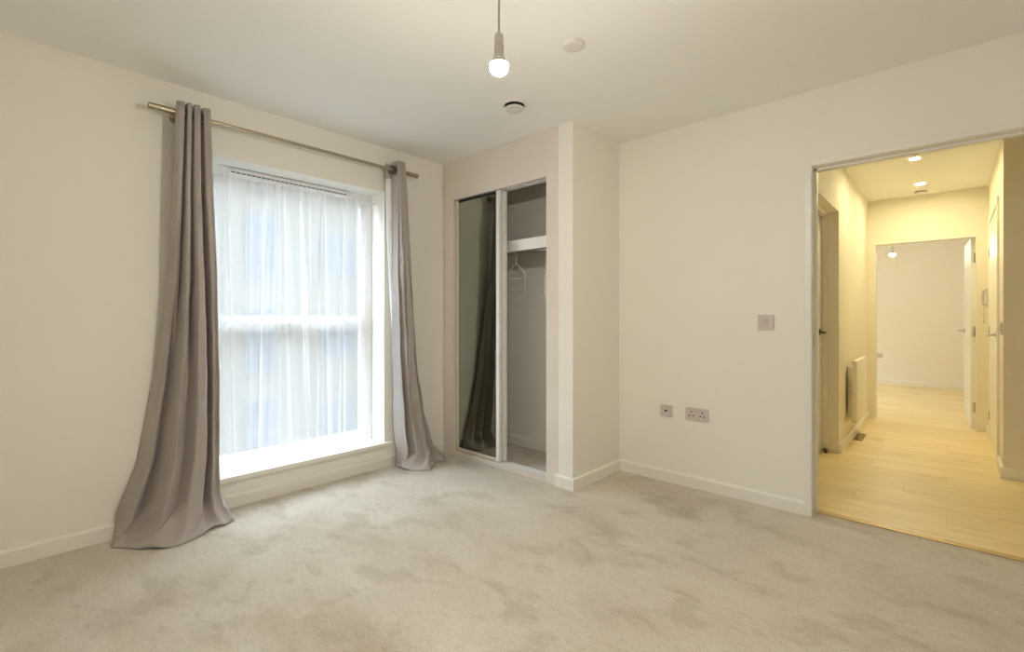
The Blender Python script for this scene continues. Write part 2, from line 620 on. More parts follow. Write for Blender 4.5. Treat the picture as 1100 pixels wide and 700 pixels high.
skirting('baseboard_hall_right', [((HRX, HC), (HRX, 5.14), (-1, 0)), ((HRX - 0.015, HC), (1.55, HC), (0, -1)), ((HRX, 6.27), (HRX, YE), (-1, 0))],
         label='white baseboard around the hall corner')
skirting('baseboard_far', [((-3.126, YF), (1.58, YF), (0, -1))], label='white baseboard on the far back wall')

# side doorway in the left hall wall: lining and a closed door set back in it
dl = boxes('trim_3', [(HL - 0.16, HL - 0.075, LD1 - 0.012, LD1, 0, 1.992), (HL - 0.16, HL - 0.075, LD0, LD0 + 0.012, 0, 1.992),
                      (HL - 0.16, HL - 0.075, LD0 + 0.012, LD1 - 0.012, 1.96, 1.992)], 'gloss')
struct(dl, 'cream lining of the side doorway in the hall', 'door frame')
d1 = thing('door_1', 'white closed door set back in the left hall wall', 'door', (HL - 0.15, LD1 - 0.06, 0))
d1['kind'] = 'structure'
boxes('door_leaf', [(HL - 0.16, HL - 0.12, LD0 + 0.014, LD1 - 0.014, 0.004, 1.957)], 'leaf_door', d1, bev=0.002)


def lever(parent, base, out, along, m_='steel'):
    """door lever: rose on the leaf, neck, bar. base point, outward and lever directions"""
    base, out, along = Vector(base), Vector(out), Vector(along)
    bm = bmesh.new()
    ax = 'x' if abs(out.x) > 0.5 else 'y'
    s = (out.x if ax == 'x' else out.y)
    lathe(bm, [(0.026, 0), (0.026, 0.006 * s), (0.022, 0.009 * s)], base, ax, 20)
    tube(bm, [base, base + out * 0.03, base + out * 0.046 + along * 0.004, base + out * 0.05 + along * 0.02, base + out * 0.05 + along * 0.115], 0.009, 10)
    return obj('handle', bm, m_, parent, True)


lever(d1, (HL - 0.12, LD1 - 0.085, 1.0), (1, 0, 0), (0, -1, 0), 'darkmetal')
bm = bmesh.new()
lathe(bm, [(0.011, 0), (0.011, 0.018), (0.016, 0.020), (0.016, 0.034), (0.012, 0.038)], (HL - 0.085, LD1 - 0.05, 0), 'z', 16)
tag(obj('door_stop', bm, 'darkmetal', None, True), 'small dark floor stop at the foot of the side doorway', 'door stop')

# entrance door in the right hall wall
EY0, EY1 = 5.20, 6.20
d2 = thing('door_2', 'cream flush entrance door in the right hall wall', 'door', (HRX, EY1, 0))
d2['kind'] = 'structure'
leaf2 = boxes('door_leaf', [(HRX - 0.006, HRX - 0.0005, EY0, EY1, 0.006, 1.985)], 'heater', d2, bev=0.002)
boxes('frame', [(HRX - 0.014, HRX, EY0 - 0.055, EY0 - 0.004, 0, 2.04), (HRX - 0.014, HRX, EY1 + 0.004, EY1 + 0.055, 0, 2.04),
                (HRX - 0.014, HRX, EY0 - 0.004, EY1 + 0.004, 1.989, 2.04)], 'gloss', d2, bev=0.003)
for z in (0.22, 1.0, 1.72):
    bm = bmesh.new()
    lathe(bm, [(0.005, -0.04), (0.005, 0.04)], (HRX - 0.010, EY1 + 0.001, z), 'z', 10)
    obj('hinge', bm, 'steel', d2, True)
lever(d2, (HRX - 0.006, EY0 + 0.075, 0.985), (-1, 0, 0), (0, 1, 0))

# open door leaf at the end of the hall, swung into the far room
d3 = thing('door_3', 'pale grey open door leaf at the end of the hall', 'door', (EX1 - 0.004, YE1 + 0.01, 0))
d3['kind'] = 'structure'
ang = math.radians(2.6)
bm = bmesh.new()
box(bm, -0.042, 0, 0, 0.79, 0.006, EZ - 0.006, bev=0.002)
lf = obj('door_leaf', bm, 'leaf_door')
lf.parent = d3
lf.location = (0, 0, 0)
bm = bmesh.new()
lathe(bm, [(0.026, 0), (0.026, -0.006), (0.022, -0.009)], (-0.042, 0.72, 0.975), 'x', 20)
tube(bm, [(-0.042, 0.72, 0.975), (-0.075, 0.72, 0.975), (-0.09, 0.715, 0.975), (-0.092, 0.70, 0.975), (-0.092, 0.60, 0.975)], 0.009, 10)
hd = obj('handle', bm, 'steel', None, True)
hd.parent = d3
hd.location = (0, 0, 0)
for z in (0.22, 0.98, 1.72):
    bm = bmesh.new()
    lathe(bm, [(0.008, -0.05), (0.008, 0.05)], (-0.02, -0.045, z), 'z', 10)
    box(bm, -0.012, 0.0035, -0.045, -0.01, z - 0.05, z + 0.05)
    hg = obj('hinge', bm, 'steel', None, True)
    hg.parent = d3
    hg.location = (0, 0, 0)
d3.rotation_euler.z = ang
t4 = boxes('trim_4', [
    (EX0, EX0 + 0.012, YE - 0.004, YE1 + 0.004, 0, EZ), (EX1 - 0.012, EX1, YE - 0.004, YE1 + 0.004, 0, EZ),
    (EX0 + 0.012, EX1 - 0.012, YE - 0.004, YE1 + 0.004, EZ - 0.012, EZ)], 'gloss')
struct(t4, 'cream lining of the doorway at the end of the hall', 'door frame')

# ------------------------------------------------------------------ window
w1 = thing('window_1', 'white plastic framed bedroom window with two panes and a transom', 'window', (-3.33, (WY0 + WY1) / 2, 0.19))
w1['kind'] = 'structure'
fx0, fx1 = -3.37, -3.30
fw = 0.075
boxes('frame', [
    (fx0, fx1, WY0, WY0 + fw, WZ0, WZ1), (fx0, fx1, WY1 - fw, WY1, WZ0, WZ1),
    (fx0, fx1, WY0 + fw, WY1 - fw, WZ1 - 0.088, WZ1), (fx0, fx1, WY0 + fw, WY1 - fw, WZ0, WZ0 + 0.085)], 'upvc', w1, bev=0.004)
boxes('transom', [(fx0, fx1 + 0.002, WY0 + fw, WY1 - fw, 1.045, 1.12)], 'upvc', w1, bev=0.004)
for (z0, z1) in ((WZ0 + 0.085, 1.045), (1.12, WZ1 - 0.088)):
    pn = boxes('pane', [(fx0 + 0.028, fx0 + 0.034, WY0 + fw, WY1 - fw, z0, z1)], 'glass', w1)
    y0, y1, g = WY0 + fw, WY1 - fw, 0.014
    boxes('glazing_bead', [(fx0 + 0.036, fx1 - 0.01, y0, y0 + g, z0, z1), (fx0 + 0.036, fx1 - 0.01, y1 - g, y1, z0, z1),
                           (fx0 + 0.036, fx1 - 0.01, y0 + g, y1 - g, z0, z0 + g), (fx0 + 0.036, fx1 - 0.01, y0 + g, y1 - g, z1 - g, z1)], 'upvc', pn)
tv = boxes('trickle_vent', [(fx1, fx1 + 0.016, 0.97, 1.77, 2.014, 2.052)], 'upvc', w1, bev=0.004)
nsl = 26
for i in range(nsl):
    ya = 0.985 + i * (0.77 / nsl)
    boxes('vent_slot', [(fx1 + 0.0155, fx1 + 0.0175, ya, ya + 0.77 / nsl * 0.78, 2.024, 2.030)], 'black', tv)
boxes('window_handle', [(fx1 + 0.002, fx1 + 0.012, 1.345, 1.370, 1.065, 1.10), (fx1 + 0.012, fx1 + 0.03, 1.25, 1.368, 1.074, 1.09)], 'upvc', w1, bev=0.003)
sl = boxes('window_sill', [(-3.298, -3.125, WY0 + 0.001, WY1 - 0.001, WZ0 + 0.0005, WZ0 + 0.026), (-3.125, -3.098, WY0 - 0.055, WY1 + 0.055, WZ0 + 0.0005, WZ0 + 0.026)], 'gloss', w1)
# far room window
w2 = thing('window_2', 'white framed window in the room beyond the hall', 'window', (-3.33, (FW0 + FW1) / 2, 0.26))
w2['kind'] = 'structure'
boxes('frame', [(fx0, fx1, FW0, FW0 + 0.07, 0.26, WZ1), (fx0, fx1, FW1 - 0.07, FW1, 0.26, WZ1),
                (fx0, fx1, FW0 + 0.07, FW1 - 0.07, WZ1 - 0.07, WZ1), (fx0, fx1, FW0 + 0.07, FW1 - 0.07, 0.26, 0.33)], 'upvc', w2)
boxes('pane', [(fx0 + 0.03, fx0 + 0.036, FW0 + 0.07, FW1 - 0.07, 0.33, WZ1 - 0.07)], 'glass', w2)

# ------------------------------------------------------------------ fitted wardrobe
KX0 = -2.992          # inner edge of left fascia
KX1 = -2.022          # inner edge of right fascia
KZ = 2.080            # underside of the header
wr = thing('wardrobe', 'greige fitted wardrobe carcass with open right bay', 'wardrobe', (-2.5, YC + 0.02, 0))
boxes('side_panel', [(XW + 0.016, KX0, YC + 0.004, YC + 0.022, 0, H - 0.001)], 'tan', wr, bev=0.0015)
boxes('side_panel', [(KX1, XN0 - 0.001, YC + 0.002, YC + 0.022, 0, H - 0.001)], 'tan', wr, bev=0.0015)
boxes('header_panel', [(KX0 + 0.001, KX1 - 0.002, YC + 0.004, YC + 0.022, KZ, H - 0.001)], 'tan', wr, bev=0.0015)
boxes('side_liner', [(KX1 + 0.004, KX1 + 0.02, YC + 0.022, YC + 0.12, 0, H - 0.001)], 'tan', wr)
boxes('side_liner', [(KX0 - 0.02, KX0 - 0.004, YC + 0.022, YC + 0.12, 0, H - 0.001)], 'tan', wr)
bt = boxes('bottom_track', [(KX0, KX1, YC + 0.002, YC + 0.105, 0, 0.026)], 'track', wr, bev=0.002)
for k in range(5):
    yy = YC + 0.016 + k * 0.019
    boxes('track_rib', [(KX0, KX1, yy, yy + 0.004, 0.026, 0.033)], 'alu' if k else 'track', bt)
tt = boxes('top_track', [(KX0, KX1, YC + 0.024, YC + 0.105, KZ + 0.012, KZ + 0.04)], 'alu', wr)
for k in range(3):
    yy = YC + 0.026 + k * 0.034
    boxes('track_rib', [(KX0, KX1, yy, yy + 0.004, KZ, KZ + 0.012)], 'alu', tt)


def mirror_door(label, x0, x1, y0, m_left, group=None):
    d = thing('mirror_door', label, 'sliding door', ((x0 + x1) / 2, y0, 0.034))
    z0, z1 = 0.036, KZ - 0.003
    yb = y0 + 0.026
    boxes('stile', [(x0, x0 + 0.030, y0, yb, z0, z1)], m_left, d, bev=0.004)
    boxes('stile', [(x1 - 0.034, x1, y0 - 0.006, yb, z0, z1)], 'alu', d, bev=0.005)
    boxes('bottom_rail', [(x0 + 0.03, x1 - 0.034, y0, yb, z0, z0 + 0.022)], m_left, d, bev=0.003)
    boxes('top_rail', [(x0 + 0.03, x1 - 0.034, y0 + 0.004, yb, z1 - 0.018, z1)], 'black', d, bev=0.002)
    boxes('mirror', [(x0 + 0.028, x1 - 0.032, y0 + 0.008, y0 + 0.013, z0 + 0.02, z1 - 0.016)], 'mirror', d)
    return d


mirror_door('smoked mirror sliding door with silver frame closing the left bay', KX0 + 0.002, -2.487, YC + 0.026, 'champ')
mirror_door('second mirror sliding door stacked just behind the first one', KX0 + 0.03, -2.470, YC + 0.066, 'alu')

shelf = thing('wardrobe_shelf', 'cream wardrobe shelf with deep front lipping above the hanging rail', 'shelf', (-2.5, 2.85, 1.66))
boxes('board', [(XW, XN0, 2.70, YR, 1.682, 1.704)], 'gloss', shelf)
boxes('front_lipping', [(XW, XN0, 2.680, 2.6995, 1.628, 1.712)], 'gloss', shelf, bev=0.003)
rail = thing('hanging_rail', 'chrome hanging rail under the wardrobe shelf', 'rail', (-2.5, 2.82, 1.64))
bm = bmesh.new()
tube(bm, [(XW + 0.004, 2.82, 1.636), (XN0 - 0.004, 2.82, 1.636)], 0.0125, 16)
obj('rail_tube', bm, 'steel', rail, True)
for xx in (XW + 0.002, XN0 - 0.010):
    bm = bmesh.new()
    lathe(bm, [(0.022, 0), (0.022, 0.008)], (xx, 2.82, 1.636), 'x', 18)
    obj('rail_socket', bm, 'steel', rail, True)


def hanger(label, loc, rz, group):
    """white multi bar trouser hanger; local X is its width, top of the rail at z=0"""
    t = thing('clothes_hanger', label, 'hanger', loc, group)
    wr_ = 0.0028
    bm = bmesh.new()
    pts = []
    for i in range(15):
        a = math.radians(-150 + i * 16.5)       # hook around the rail
        pts.append((0.0, 0.0165 * math.sin(a), 0.0 + 0.0165 * math.cos(a)))
    pts += [(0, 0.012, -0.03), (0, 0.0, -0.045), (0, 0, -0.085)]
    tube(bm, pts, wr_, 8)
    o = obj('hook', bm, 'wire', None, True)
    o.parent = t
    W = 0.082
    bm = bmesh.new()
    tube(bm, [(0, 0, -0.083), (-0.03, 0, -0.104), (-W, 0, -0.165), (-W - 0.006, 0, -0.185), (-W - 0.004, 0, -0.345), (-W + 0.004, 0, -0.357),
              (0, 0, -0.362), (W - 0.004, 0, -0.357), (W + 0.004, 0, -0.345), (W + 0.006, 0, -0.185), (W, 0, -0.165), (0.03, 0, -0.104)], wr_, 8, True)
    o = obj('shoulder_frame', bm, 'wire', None, True)
    o.parent = t
    for zz in (-0.2, -0.282):
        bm = bmesh.new()
        tube(bm, [(-W - 0.004, 0, zz), (0, 0, zz - 0.008), (W + 0.004, 0, zz)], wr_ * 0.9, 8)
        o = obj('bar', bm, 'wire', None, True)
        o.parent = t
    t.rotation_euler.z = rz
    return t


hanger('cream wire hanger with crossbars hanging clear in the open wardrobe bay', (-2.562, 2.82, 1.6365), math.radians(8), 'wire hangers on the wardrobe rail')
hanger('cream wire hanger mostly hidden behind the right side of the wardrobe opening', (-2.165, 2.82, 1.6365), math.radians(14), 'wire hangers on the wardrobe rail')

# ------------------------------------------------------------------ curtain rod
RX, RZ = -3.026, 2.212
rod = thing('curtain_rod', 'brushed nickel curtain rod above the bedroom window', 'curtain rod', (RX, 1.36, RZ))
bm = bmesh.new()
tube(bm, [(RX, 0.60, RZ), (RX, 2.15, RZ)], 0.0105, 16)
obj('pole', bm, 'rod', rod, True)
for ya, yb, s in ((0.525, 0.64, 1), (2.10, 2.20, -1)):
    bm = bmesh.new()
    tube(bm, [(RX, ya, RZ), (RX, yb, RZ)], 0.0165, 18)
    obj('end_cap', bm, 'rod', rod, True)
for yy in (0.66, 2.06):
    bm = bmesh.new()
    lathe(bm, [(0.028, 0), (0.028, 0.006), (0.010, 0.010), (0.008, 0.085)], (XW + 0.0005, yy, RZ), 'x', 18)
    lathe(bm, [(0.019, -0.008), (0.019, 0.008)], (RX, yy, RZ), 'y', 20)
    obj('bracket', bm, 'rod', rod, True)

# ------------------------------------------------------------------ curtains
def lerp_tab(tab, v):
    """tab: rows (v, a, b, ...) with v rising"""
    if v <= tab[0][0]:
        return tab[0][1:]
    for A, B in zip(tab, tab[1:]):
        if v <= B[0]:
            t = (v - A[0]) / (B[0] - A[0])
            return tuple(A[i] + (B[i] - A[i]) * t for i in range(1, len(A)))
    return tab[-1][1:]


def smooth(t):
    t = max(0, min(1, t))
    return t * t * (3 - 2 * t)


def knots_eval(kn, s):
    """kn: (s, depth) fold crest list, cosine eased"""
    if s <= kn[0][0]:
        return kn[0][1]
    for (a, da), (b_, db) in zip(kn, kn[1:]):
        if s <= b_:
            t = (s - a) / (b_ - a)
            return da + (db - da) * (0.45 * smooth(t) + 0.55 * t)
    return kn[-1][1]


def polyline(pts, s):
    n_ = len(pts) - 1
    L = [0]
    for A, B in zip(pts, pts[1:]):
        L.append(L[-1] + math.hypot(B[0] - A[0], B[1] - A[1]))
    d = s * L[-1]
    for i in range(n_):
        if d <= L[i + 1] or i == n_ - 1:
            t = (d - L[i]) / (L[i + 1] - L[i])
            t2 = t
            return (pts[i][0] + (pts[i + 1][0] - pts[i][0]) * t2, pts[i][1] + (pts[i + 1][1] - pts[i][1]) * t2)


def curtain_mesh(edges, ktop, kmid, hem, ztop, zflare, nc=130, nr=96, crumple=0.010, seed=1):
    """edges: (z, y_left, y_right, x_base, depth) rising z; hem: floor outline (x, y)"""
    rnd = random.Random(seed)
    ph = [rnd.uniform(0, 6.28) for _ in range(8)]
    bm = bmesh.new()
    grid = []
    for j in range(nr + 1):
        v = j / nr
        rowv = []
        if v < 0.86:
            z = ztop - (ztop - zflare) * (v / 0.86)
            q = 0.0
        else:
            q = (v - 0.86) / 0.14
            z = zflare * (1 - q)
        yl, yr, xb, dep = lerp_tab(edges, z)
        for i in range(nc + 1):
            s = i / nc
            h = (ztop - z) / ztop
            k = knots_eval(ktop, s) * (1 - smooth(h * 1.25)) + knots_eval(kmid, s) * smooth(h * 1.25)
            x = xb + dep * k
            yy = yl + (yr - yl) * s + 0.012 * math.sin(6 * s + 3 * h + ph[0]) * h
            # soft creases
            x += crumple * h * (math.sin(9 * z + 14 * s + ph[1]) * 0.6 + math.sin(21 * z - 25 * s + ph[2]) * 0.4)
            zz = z
            if q > 0:
                hx, hy = polyline(hem, s)
                e = q ** 1.7
                x = x * (1 - e) + hx * e
                yy = yy * (1 - e) + hy * e
                zz = zflare * (1 - q) ** 1.35 + 0.004 + 0.016 * q * max(0, math.sin(17 * s + ph[3])) * (1 if q < 0.95 else 0.75)
                zz += 0.030 * math.sin(PI * min(1, q)) * max(0, math.sin(23 * s + 6 * q + ph[4]))
            x = max(x, XW + 0.006)
            rowv.append(bm.verts.new((x, yy, zz)))
        grid.append(rowv)
    for A, B in zip(grid, grid[1:]):
        for i in range(nc):
            f = (A[i], B[i], B[i + 1], A[i + 1])
            c_ = sum((v_.co for v_ in f), Vector()) / 4
            if math.hypot(c_.x - RX, c_.z - RZ) > 0.0215:      # the rod passes through eyelet holes
                bm.faces.new(f)
    return bm, grid


def cloth_obj(name, bm, m_, parent, thick=0.0022):
    o = obj(name, bm, m_, parent, True)
    for f in o.data.polygons:
        f.use_smooth = True
    md = o.modifiers.new('thickness', 'SOLIDIFY')
    md.thickness = thick
    md.offset = 0
    return o


def eyelets(parent, ys):
    for yy in ys:
        bm = bmesh.new()
        pts = [(RX + 0.026 * math.cos(a) * 1.0, yy + 0.006 * math.cos(a), RZ - 0.004 + 0.026 * math.sin(a)) for a in [2 * PI * i / 20 for i in range(20)]]
        tube(bm, pts, 0.0045, 8, True)
        obj('eyelet', bm, 'darkmetal', parent, True)


# left curtain
cl = thing('curtain', 'taupe eyelet curtain with a wide puddled hem left of the window', 'curtain', (RX, 0.73, 0), 'bedroom window curtains')
edges_l = [(0.0, 0.40, 0.875, -2.98, 0.088), (0.15, 0.425, 0.868, -2.995, 0.09), (0.37, 0.500, 0.862, -3.005, 0.09), (0.82, 0.566, 0.850, -3.01, 0.084),
           (1.32, 0.607, 0.832, -3.014, 0.074), (1.82, 0.623, 0.812, -3.02, 0.052), (2.265, 0.640, 0.800, -3.024, 0.044)]
kt = [(0, 0.45), (0.10, 0.8), (0.21, 0.95), (0.26, -0.9), (0.31, 0.9), (0.40, 1.05), (0.45, -0.9), (0.50, 0.9), (0.64, 1.1), (0.72, -0.75), (0.79, 0.6), (0.96, 0.85), (1.0, -0.9)]
km = [(0, -1.2), (0.12, -0.1), (0.19, -0.85), (0.33, 1.0), (0.46, 0.1), (0.55, 0.95), (0.69, 0.8), (0.735, -0.9), (0.82, 0.35), (0.90, 0.05), (0.94, 0.2), (1.0, -1.1)]
hem_l = [(-3.105, 0.415), (-3.00, 0.372), (-2.935, 0.425), (-2.86, 0.47), (-2.80, 0.535), (-2.785, 0.60), (-2.80, 0.665), (-2.845, 0.735), (-2.872, 0.782), (-2.868, 0.83), (-2.905, 0.885), (-2.97, 0.905)]
bm, _ = curtain_mesh(edges_l, kt, km, hem_l, 2.265, 0.17, seed=4)
cloth_obj('drape', bm, 'curtain', cl)
eyelets(cl, [0.6785, 0.6855, 0.708, 0.716, 0.75, 0.7625])

# right curtain
cr = thing('curtain', 'taupe eyelet curtain showing its white lining edge beside the wardrobe', 'curtain', (RX, 2.1, 0), 'bedroom window curtains')
edges_r = [(0.0, 2.05, 2.41, -2.985, 0.07), (0.10, 2.045, 2.385, -2.99, 0.07), (0.35, 2.030, 2.310, -3.01, 0.064), (0.70, 2.022, 2.232, -3.02, 0.055),
           (1.40, 2.002, 2.150, -3.022, 0.058), (1.75, 1.998, 2.118, -3.024, 0.054), (2.275, 1.992, 2.072, -3.026, 0.042)]
kt = [(0, -1.0), (0.10, 0.75), (0.28, 1.05), (0.33, -0.7), (0.38, 0.8), (0.56, 1.0), (0.61, -0.6), (0.66, 0.8), (0.86, 0.9), (0.91, -0.4), (1.0, 0.5)]
km = [(0, -1.1), (0.07, 0.6), (0.13, -0.9), (0.22, 0.95), (0.42, 0.7), (0.52, 1.0), (0.60, -1.0), (0.66, -0.3), (0.78, 0.25), (0.84, -0.9), (0.93, -0.45), (1.0, -1.3)]
hem_r = [(-3.085, 2.035), (-3.03, 2.03), (-2.96, 2.02), (-2.89, 2.055), (-2.825, 2.115), (-2.80, 2.15), (-2.855, 2.215), (-2.91, 2.27), (-2.93, 2.30), (-2.885, 2.365), (-2.95, 2.42), (-3.05, 2.44)]
bm, _ = curtain_mesh(edges_r, kt, km, hem_r, 2.275, 0.15, seed=9)
cloth_obj('drape', bm, 'curtain', cr)
# leading edge turned back to the window: header fabric on top, white lining below
def strip(za, zb, ya_t, ya_b, yb_t, yb_b, n_=24):
    bm = bmesh.new()
    g = []
    for j in range(n_ + 1):
        t = j / n_
        z = za + (zb - za) * t
        r_ = []
        for i in range(9):
            s = i / 8
            yy = (ya_t + (ya_b - ya_t) * smooth(t)) * (1 - s) + (yb_t + (yb_b - yb_t) * smooth(t)) * s
            r_.append(bm.verts.new((-3.082 + 0.020 * math.sin(PI * s * 1.3) - 0.004 * t, yy, z)))
        g.append(r_)
    for A, B in zip(g, g[1:]):
        for i in range(8):
            bm.faces.new((A[i], B[i], B[i + 1], A[i + 1]))
    return bm


cloth_obj('lining', strip(2.155, 0.02, 1.955, 2.05, 2.03, 2.09), 'lining', cr)
cloth_obj('header_return', strip(2.262, 2.157, 1.950, 1.953, 2.02, 2.025, 6), 'curtain', cr)
eyelets(cr, [1.968, 1.996, 2.016, 2.0205, 2.0385])

# sheer voile, two panels on a slim wire rod
def sheer_panel(label, ya, yb, z0, z1, x0, n_folds, seed, slant=0.0):
    rnd = random.Random(seed)
    cent = sorted(rnd.uniform(0, 1) for _ in range(n_folds))
    wid = [rnd.uniform(0.010, 0.030) for _ in cent]
    amp = [rnd.uniform(0.4, 1.0) * rnd.choice((-1, 1, 1)) for _ in cent]
    drift = [rnd.uniform(-0.05, 0.05) for _ in cent]
    bm = bmesh.new()
    nc, nr = 240, 40
    g = []
    for j in range(nr + 1):
        t = j / nr
        r_ = []
        for i in range(nc + 1):
            s = i / nc
            d = 0.35 * math.sin(s * 60 + seed) * (1 - t) ** 2 * 0.5
            for c_, w_, a_, dr in zip(cent, wid, amp, drift):
                u = (s - c_ - dr * t) / (w_ * (0.6 + 0.6 * t))
                if abs(u) < 4:
                    d += a_ * math.exp(-u * u)
            edge = max(0.0, s - 0.93) / 0.07
            yy = ya + (yb - ya) * s - slant * edge * math.sin(PI * min(1, t * 1.1)) * 0.5
            r_.append(bm.verts.new((x0 + 0.026 * d, yy, z1 + (z0 - z1) * t)))
        g.append(r_)
    for A, B in zip(g, g[1:]):
        for i in range(nc):
            bm.faces.new((A[i], B[i], B[i + 1], A[i + 1]))
    o = obj('sheer_curtain', bm, 'sheer', None, True, origin=(x0, (ya + yb) / 2, z0))
    for f in o.data.polygons:
        f.use_smooth = True
    return tag(o, label, 'sheer curtain')


sheer_panel('white sheer voile curtain gathered across the whole bedroom window', 0.762, 1.905, 0.2, 1.985, -3.243, 24, 12, 0.06)
bm = bmesh.new()
tube(bm, [(-3.247, WY0 + 0.001, 1.987), (-3.247, WY1 - 0.001, 1.987)], 0.004, 8)
tag(obj('sheer_wire', bm, 'upvc', None, True, origin=(-3.247, 1.355, 1.987)), 'slim white wire carrying the sheer panels across the recess', 'curtain wire')

# ------------------------------------------------------------------ pendant bulbs
def pendant(name, label, x, y, zb, glow, group):
    """zb: centre of the bulb globe"""
    t = thing(name, label, 'pendant light', (x, y, H), group)
    bm = bmesh.new()
    lathe(bm, [(0.008, zb + 0.106), (0.0135, zb + 0.102), (0.0150, zb + 0.090), (0.0150, zb + 0.068), (0.0128, zb + 0.066), (0.0160, zb + 0.064),
               (0.0160, zb + 0.040), (0.0135, zb + 0.038), (0.0160, zb + 0.036), (0.0150, zb + 0.026)], (x, y, 0), 'z', 28)
    obj('lamp_holder', bm, 'plastic', t, True)
    bm = bmesh.new()
    tube(bm, [(x, y, H - 0.03), (x, y, zb + 0.103)], 0.0030, 10)
    obj('flex', bm, 'cord', t, True)
    bm = bmesh.new()
    lathe(bm, [(0.018, H - 0.042), (0.03, H - 0.036), (0.046, H - 0.022), (0.050, H - 0.006), (0.050, H - 0.0005)], (x, y, 0), 'z', 32)
    obj('ceiling_rose', bm, 'plastic', t, True)
    R = 0.030
    bm = bmesh.new()
    pr = [(max(0.0006, R * math.sin(a)), zb - R * math.cos(a)) for a in [PI * i / 16 * 0.55 for i in range(17)]]
    lathe(bm, pr, (x, y, 0), 'z', 28)
    cz = pr[-1]
    b2 = bmesh.new()
    lathe(b2, [(cz[0] + 0.0008, cz[1] - 0.001), (cz[0] + 0.0006, cz[1] + 0.002), (0.022, zb + 0.020), (0.0165, zb + 0.030)], (x, y, 0), 'z', 28)
    obj('bulb_collar', b2, 'plastic', t, True)
    obj('bulb', bm, glow, t, True)
    return t


pendant('pendant_light', 'bare glowing bulb hanging on a white flex in the bedroom', -1.083, 1.110, 1.9405, 'bulb', None)
pendant('pendant_light', 'distant bare glowing bulb seen through the doorway at the hall end', -0.600, 8.45, 2.0, 'bulb_far', None)

# ------------------------------------------------------------------ ceiling fittings
v = thing('ceiling_vent', 'round white ceiling extract valve with dark gap near the wardrobe', 'vent', (-1.925, 2.105, H))
bm = bmesh.new()
lathe(bm, [(0.060, H - 0.001), (0.060, H - 0.010), (0.066, H - 0.012), (0.074, H - 0.008), (0.077, H - 0.0005)], (-1.925, 2.105, 0), 'z', 40, cap=False)
obj('valve_ring', bm, 'plastic', v, True)
bm = bmesh.new()
lathe(bm, [(0.0595, H - 0.0008), (0.0595, H - 0.003)], (-1.925, 2.105, 0), 'z', 40)
obj('dark_throat', bm, 'black', v, True)
bm = bmesh.new()
lathe(bm, [(0.012, H - 0.003), (0.012, H - 0.022), (0.055, H - 0.023), (0.058, H - 0.027), (0.053, H - 0.033), (0.02, H - 0.037)], (-1.925, 2.105, 0), 'z', 40)
obj('valve_disc', bm, 'plastic', v, True)
v = thing('ceiling_plate', 'flat round white blanking plate on the bedroom ceiling', 'ceiling plate', (-1.292, 1.821, H))
bm = bmesh.new()
lathe(bm, [(0.030, H - 0.022), (0.044, H - 0.0215), (0.048, H - 0.018), (0.048, H - 0.006), (0.044, H - 0.005), (0.044, H - 0.0005)], (-1.292, 1.821, 0), 'z', 40)
obj('plate', bm, 'plastic', v, True)


def downlight(label, x, y):
    t = thing('downlight', label, 'downlight', (x, y, H), 'hall ceiling downlights')
    bm = bmesh.new()
    lathe(bm, [(0.033, H - 0.001), (0.033, H - 0.006), (0.043, H - 0.005), (0.045, H - 0.0005)], (x, y, 0), 'z', 32, cap=False)
    obj('bezel', bm, 'plastic', t, True)
    bm = bmesh.new()
    lathe(bm, [(0.0325, H - 0.0008), (0.0325, H - 0.004)], (x, y, 0), 'z', 32)
    obj('lamp', bm, 'down', t, True)
    return t


downlight('glowing round downlight in the hall ceiling nearest the bedroom doorway', -0.213, 5.0)
downlight('glowing round downlight in the hall ceiling beside the smoke detector', -0.213, 5.98)
v = thing('smoke_detector', 'small white smoke detector on the hall ceiling beyond the downlights', 'smoke detector', (-0.225, 6.32, H))
bm = bmesh.new()
lathe(bm, [(0.030, H - 0.034), (0.046, H - 0.030), (0.050, H - 0.020), (0.050, H - 0.0005)], (-0.225, 6.32, 0), 'z', 32)
obj('housing', bm, 'plastic', v, True)
bm = bmesh.new()
lathe(bm, [(0.0512, H - 0.022), (0.0512, H - 0.014)], (-0.225, 6.32, 0), 'z', 32, cap=False)
obj('vent_slot', bm, 'darkmetal', v, True)

# ------------------------------------------------------------------ wall accessories
def plate(name, label, cat, x, z, w, h, group=None):
    t = thing(name, label, cat, (x, YR, z), group)
    boxes('face_plate', [(x - w / 2, x + w / 2, YR - 0.010, YR - 0.0003, z - h / 2, z + h / 2)], 'plate', t, bev=0.003)
    return t


sw = plate('light_switch', 'square white light switch beside the bedroom doorway', 'switch', -0.812, 1.093, 0.088, 0.088)
boxes('rocker', [(-0.812 - 0.013, -0.812 + 0.013, YR - 0.0135, YR - 0.010, 1.093 - 0.021, 1.093 + 0.021)], 'plate_dark', sw, bev=0.002)
tvp = plate('aerial_socket', 'square white aerial socket with one dark centre hole', 'socket', -1.434, 0.483, 0.086, 0.08)
bm = bmesh.new()
lathe(bm, [(0.0075, -0.002), (0.0075, 0.002)], (-1.434, YR - 0.0105, 0.485), 'y', 16)
obj('aerial_port', bm, 'black', tvp, True)


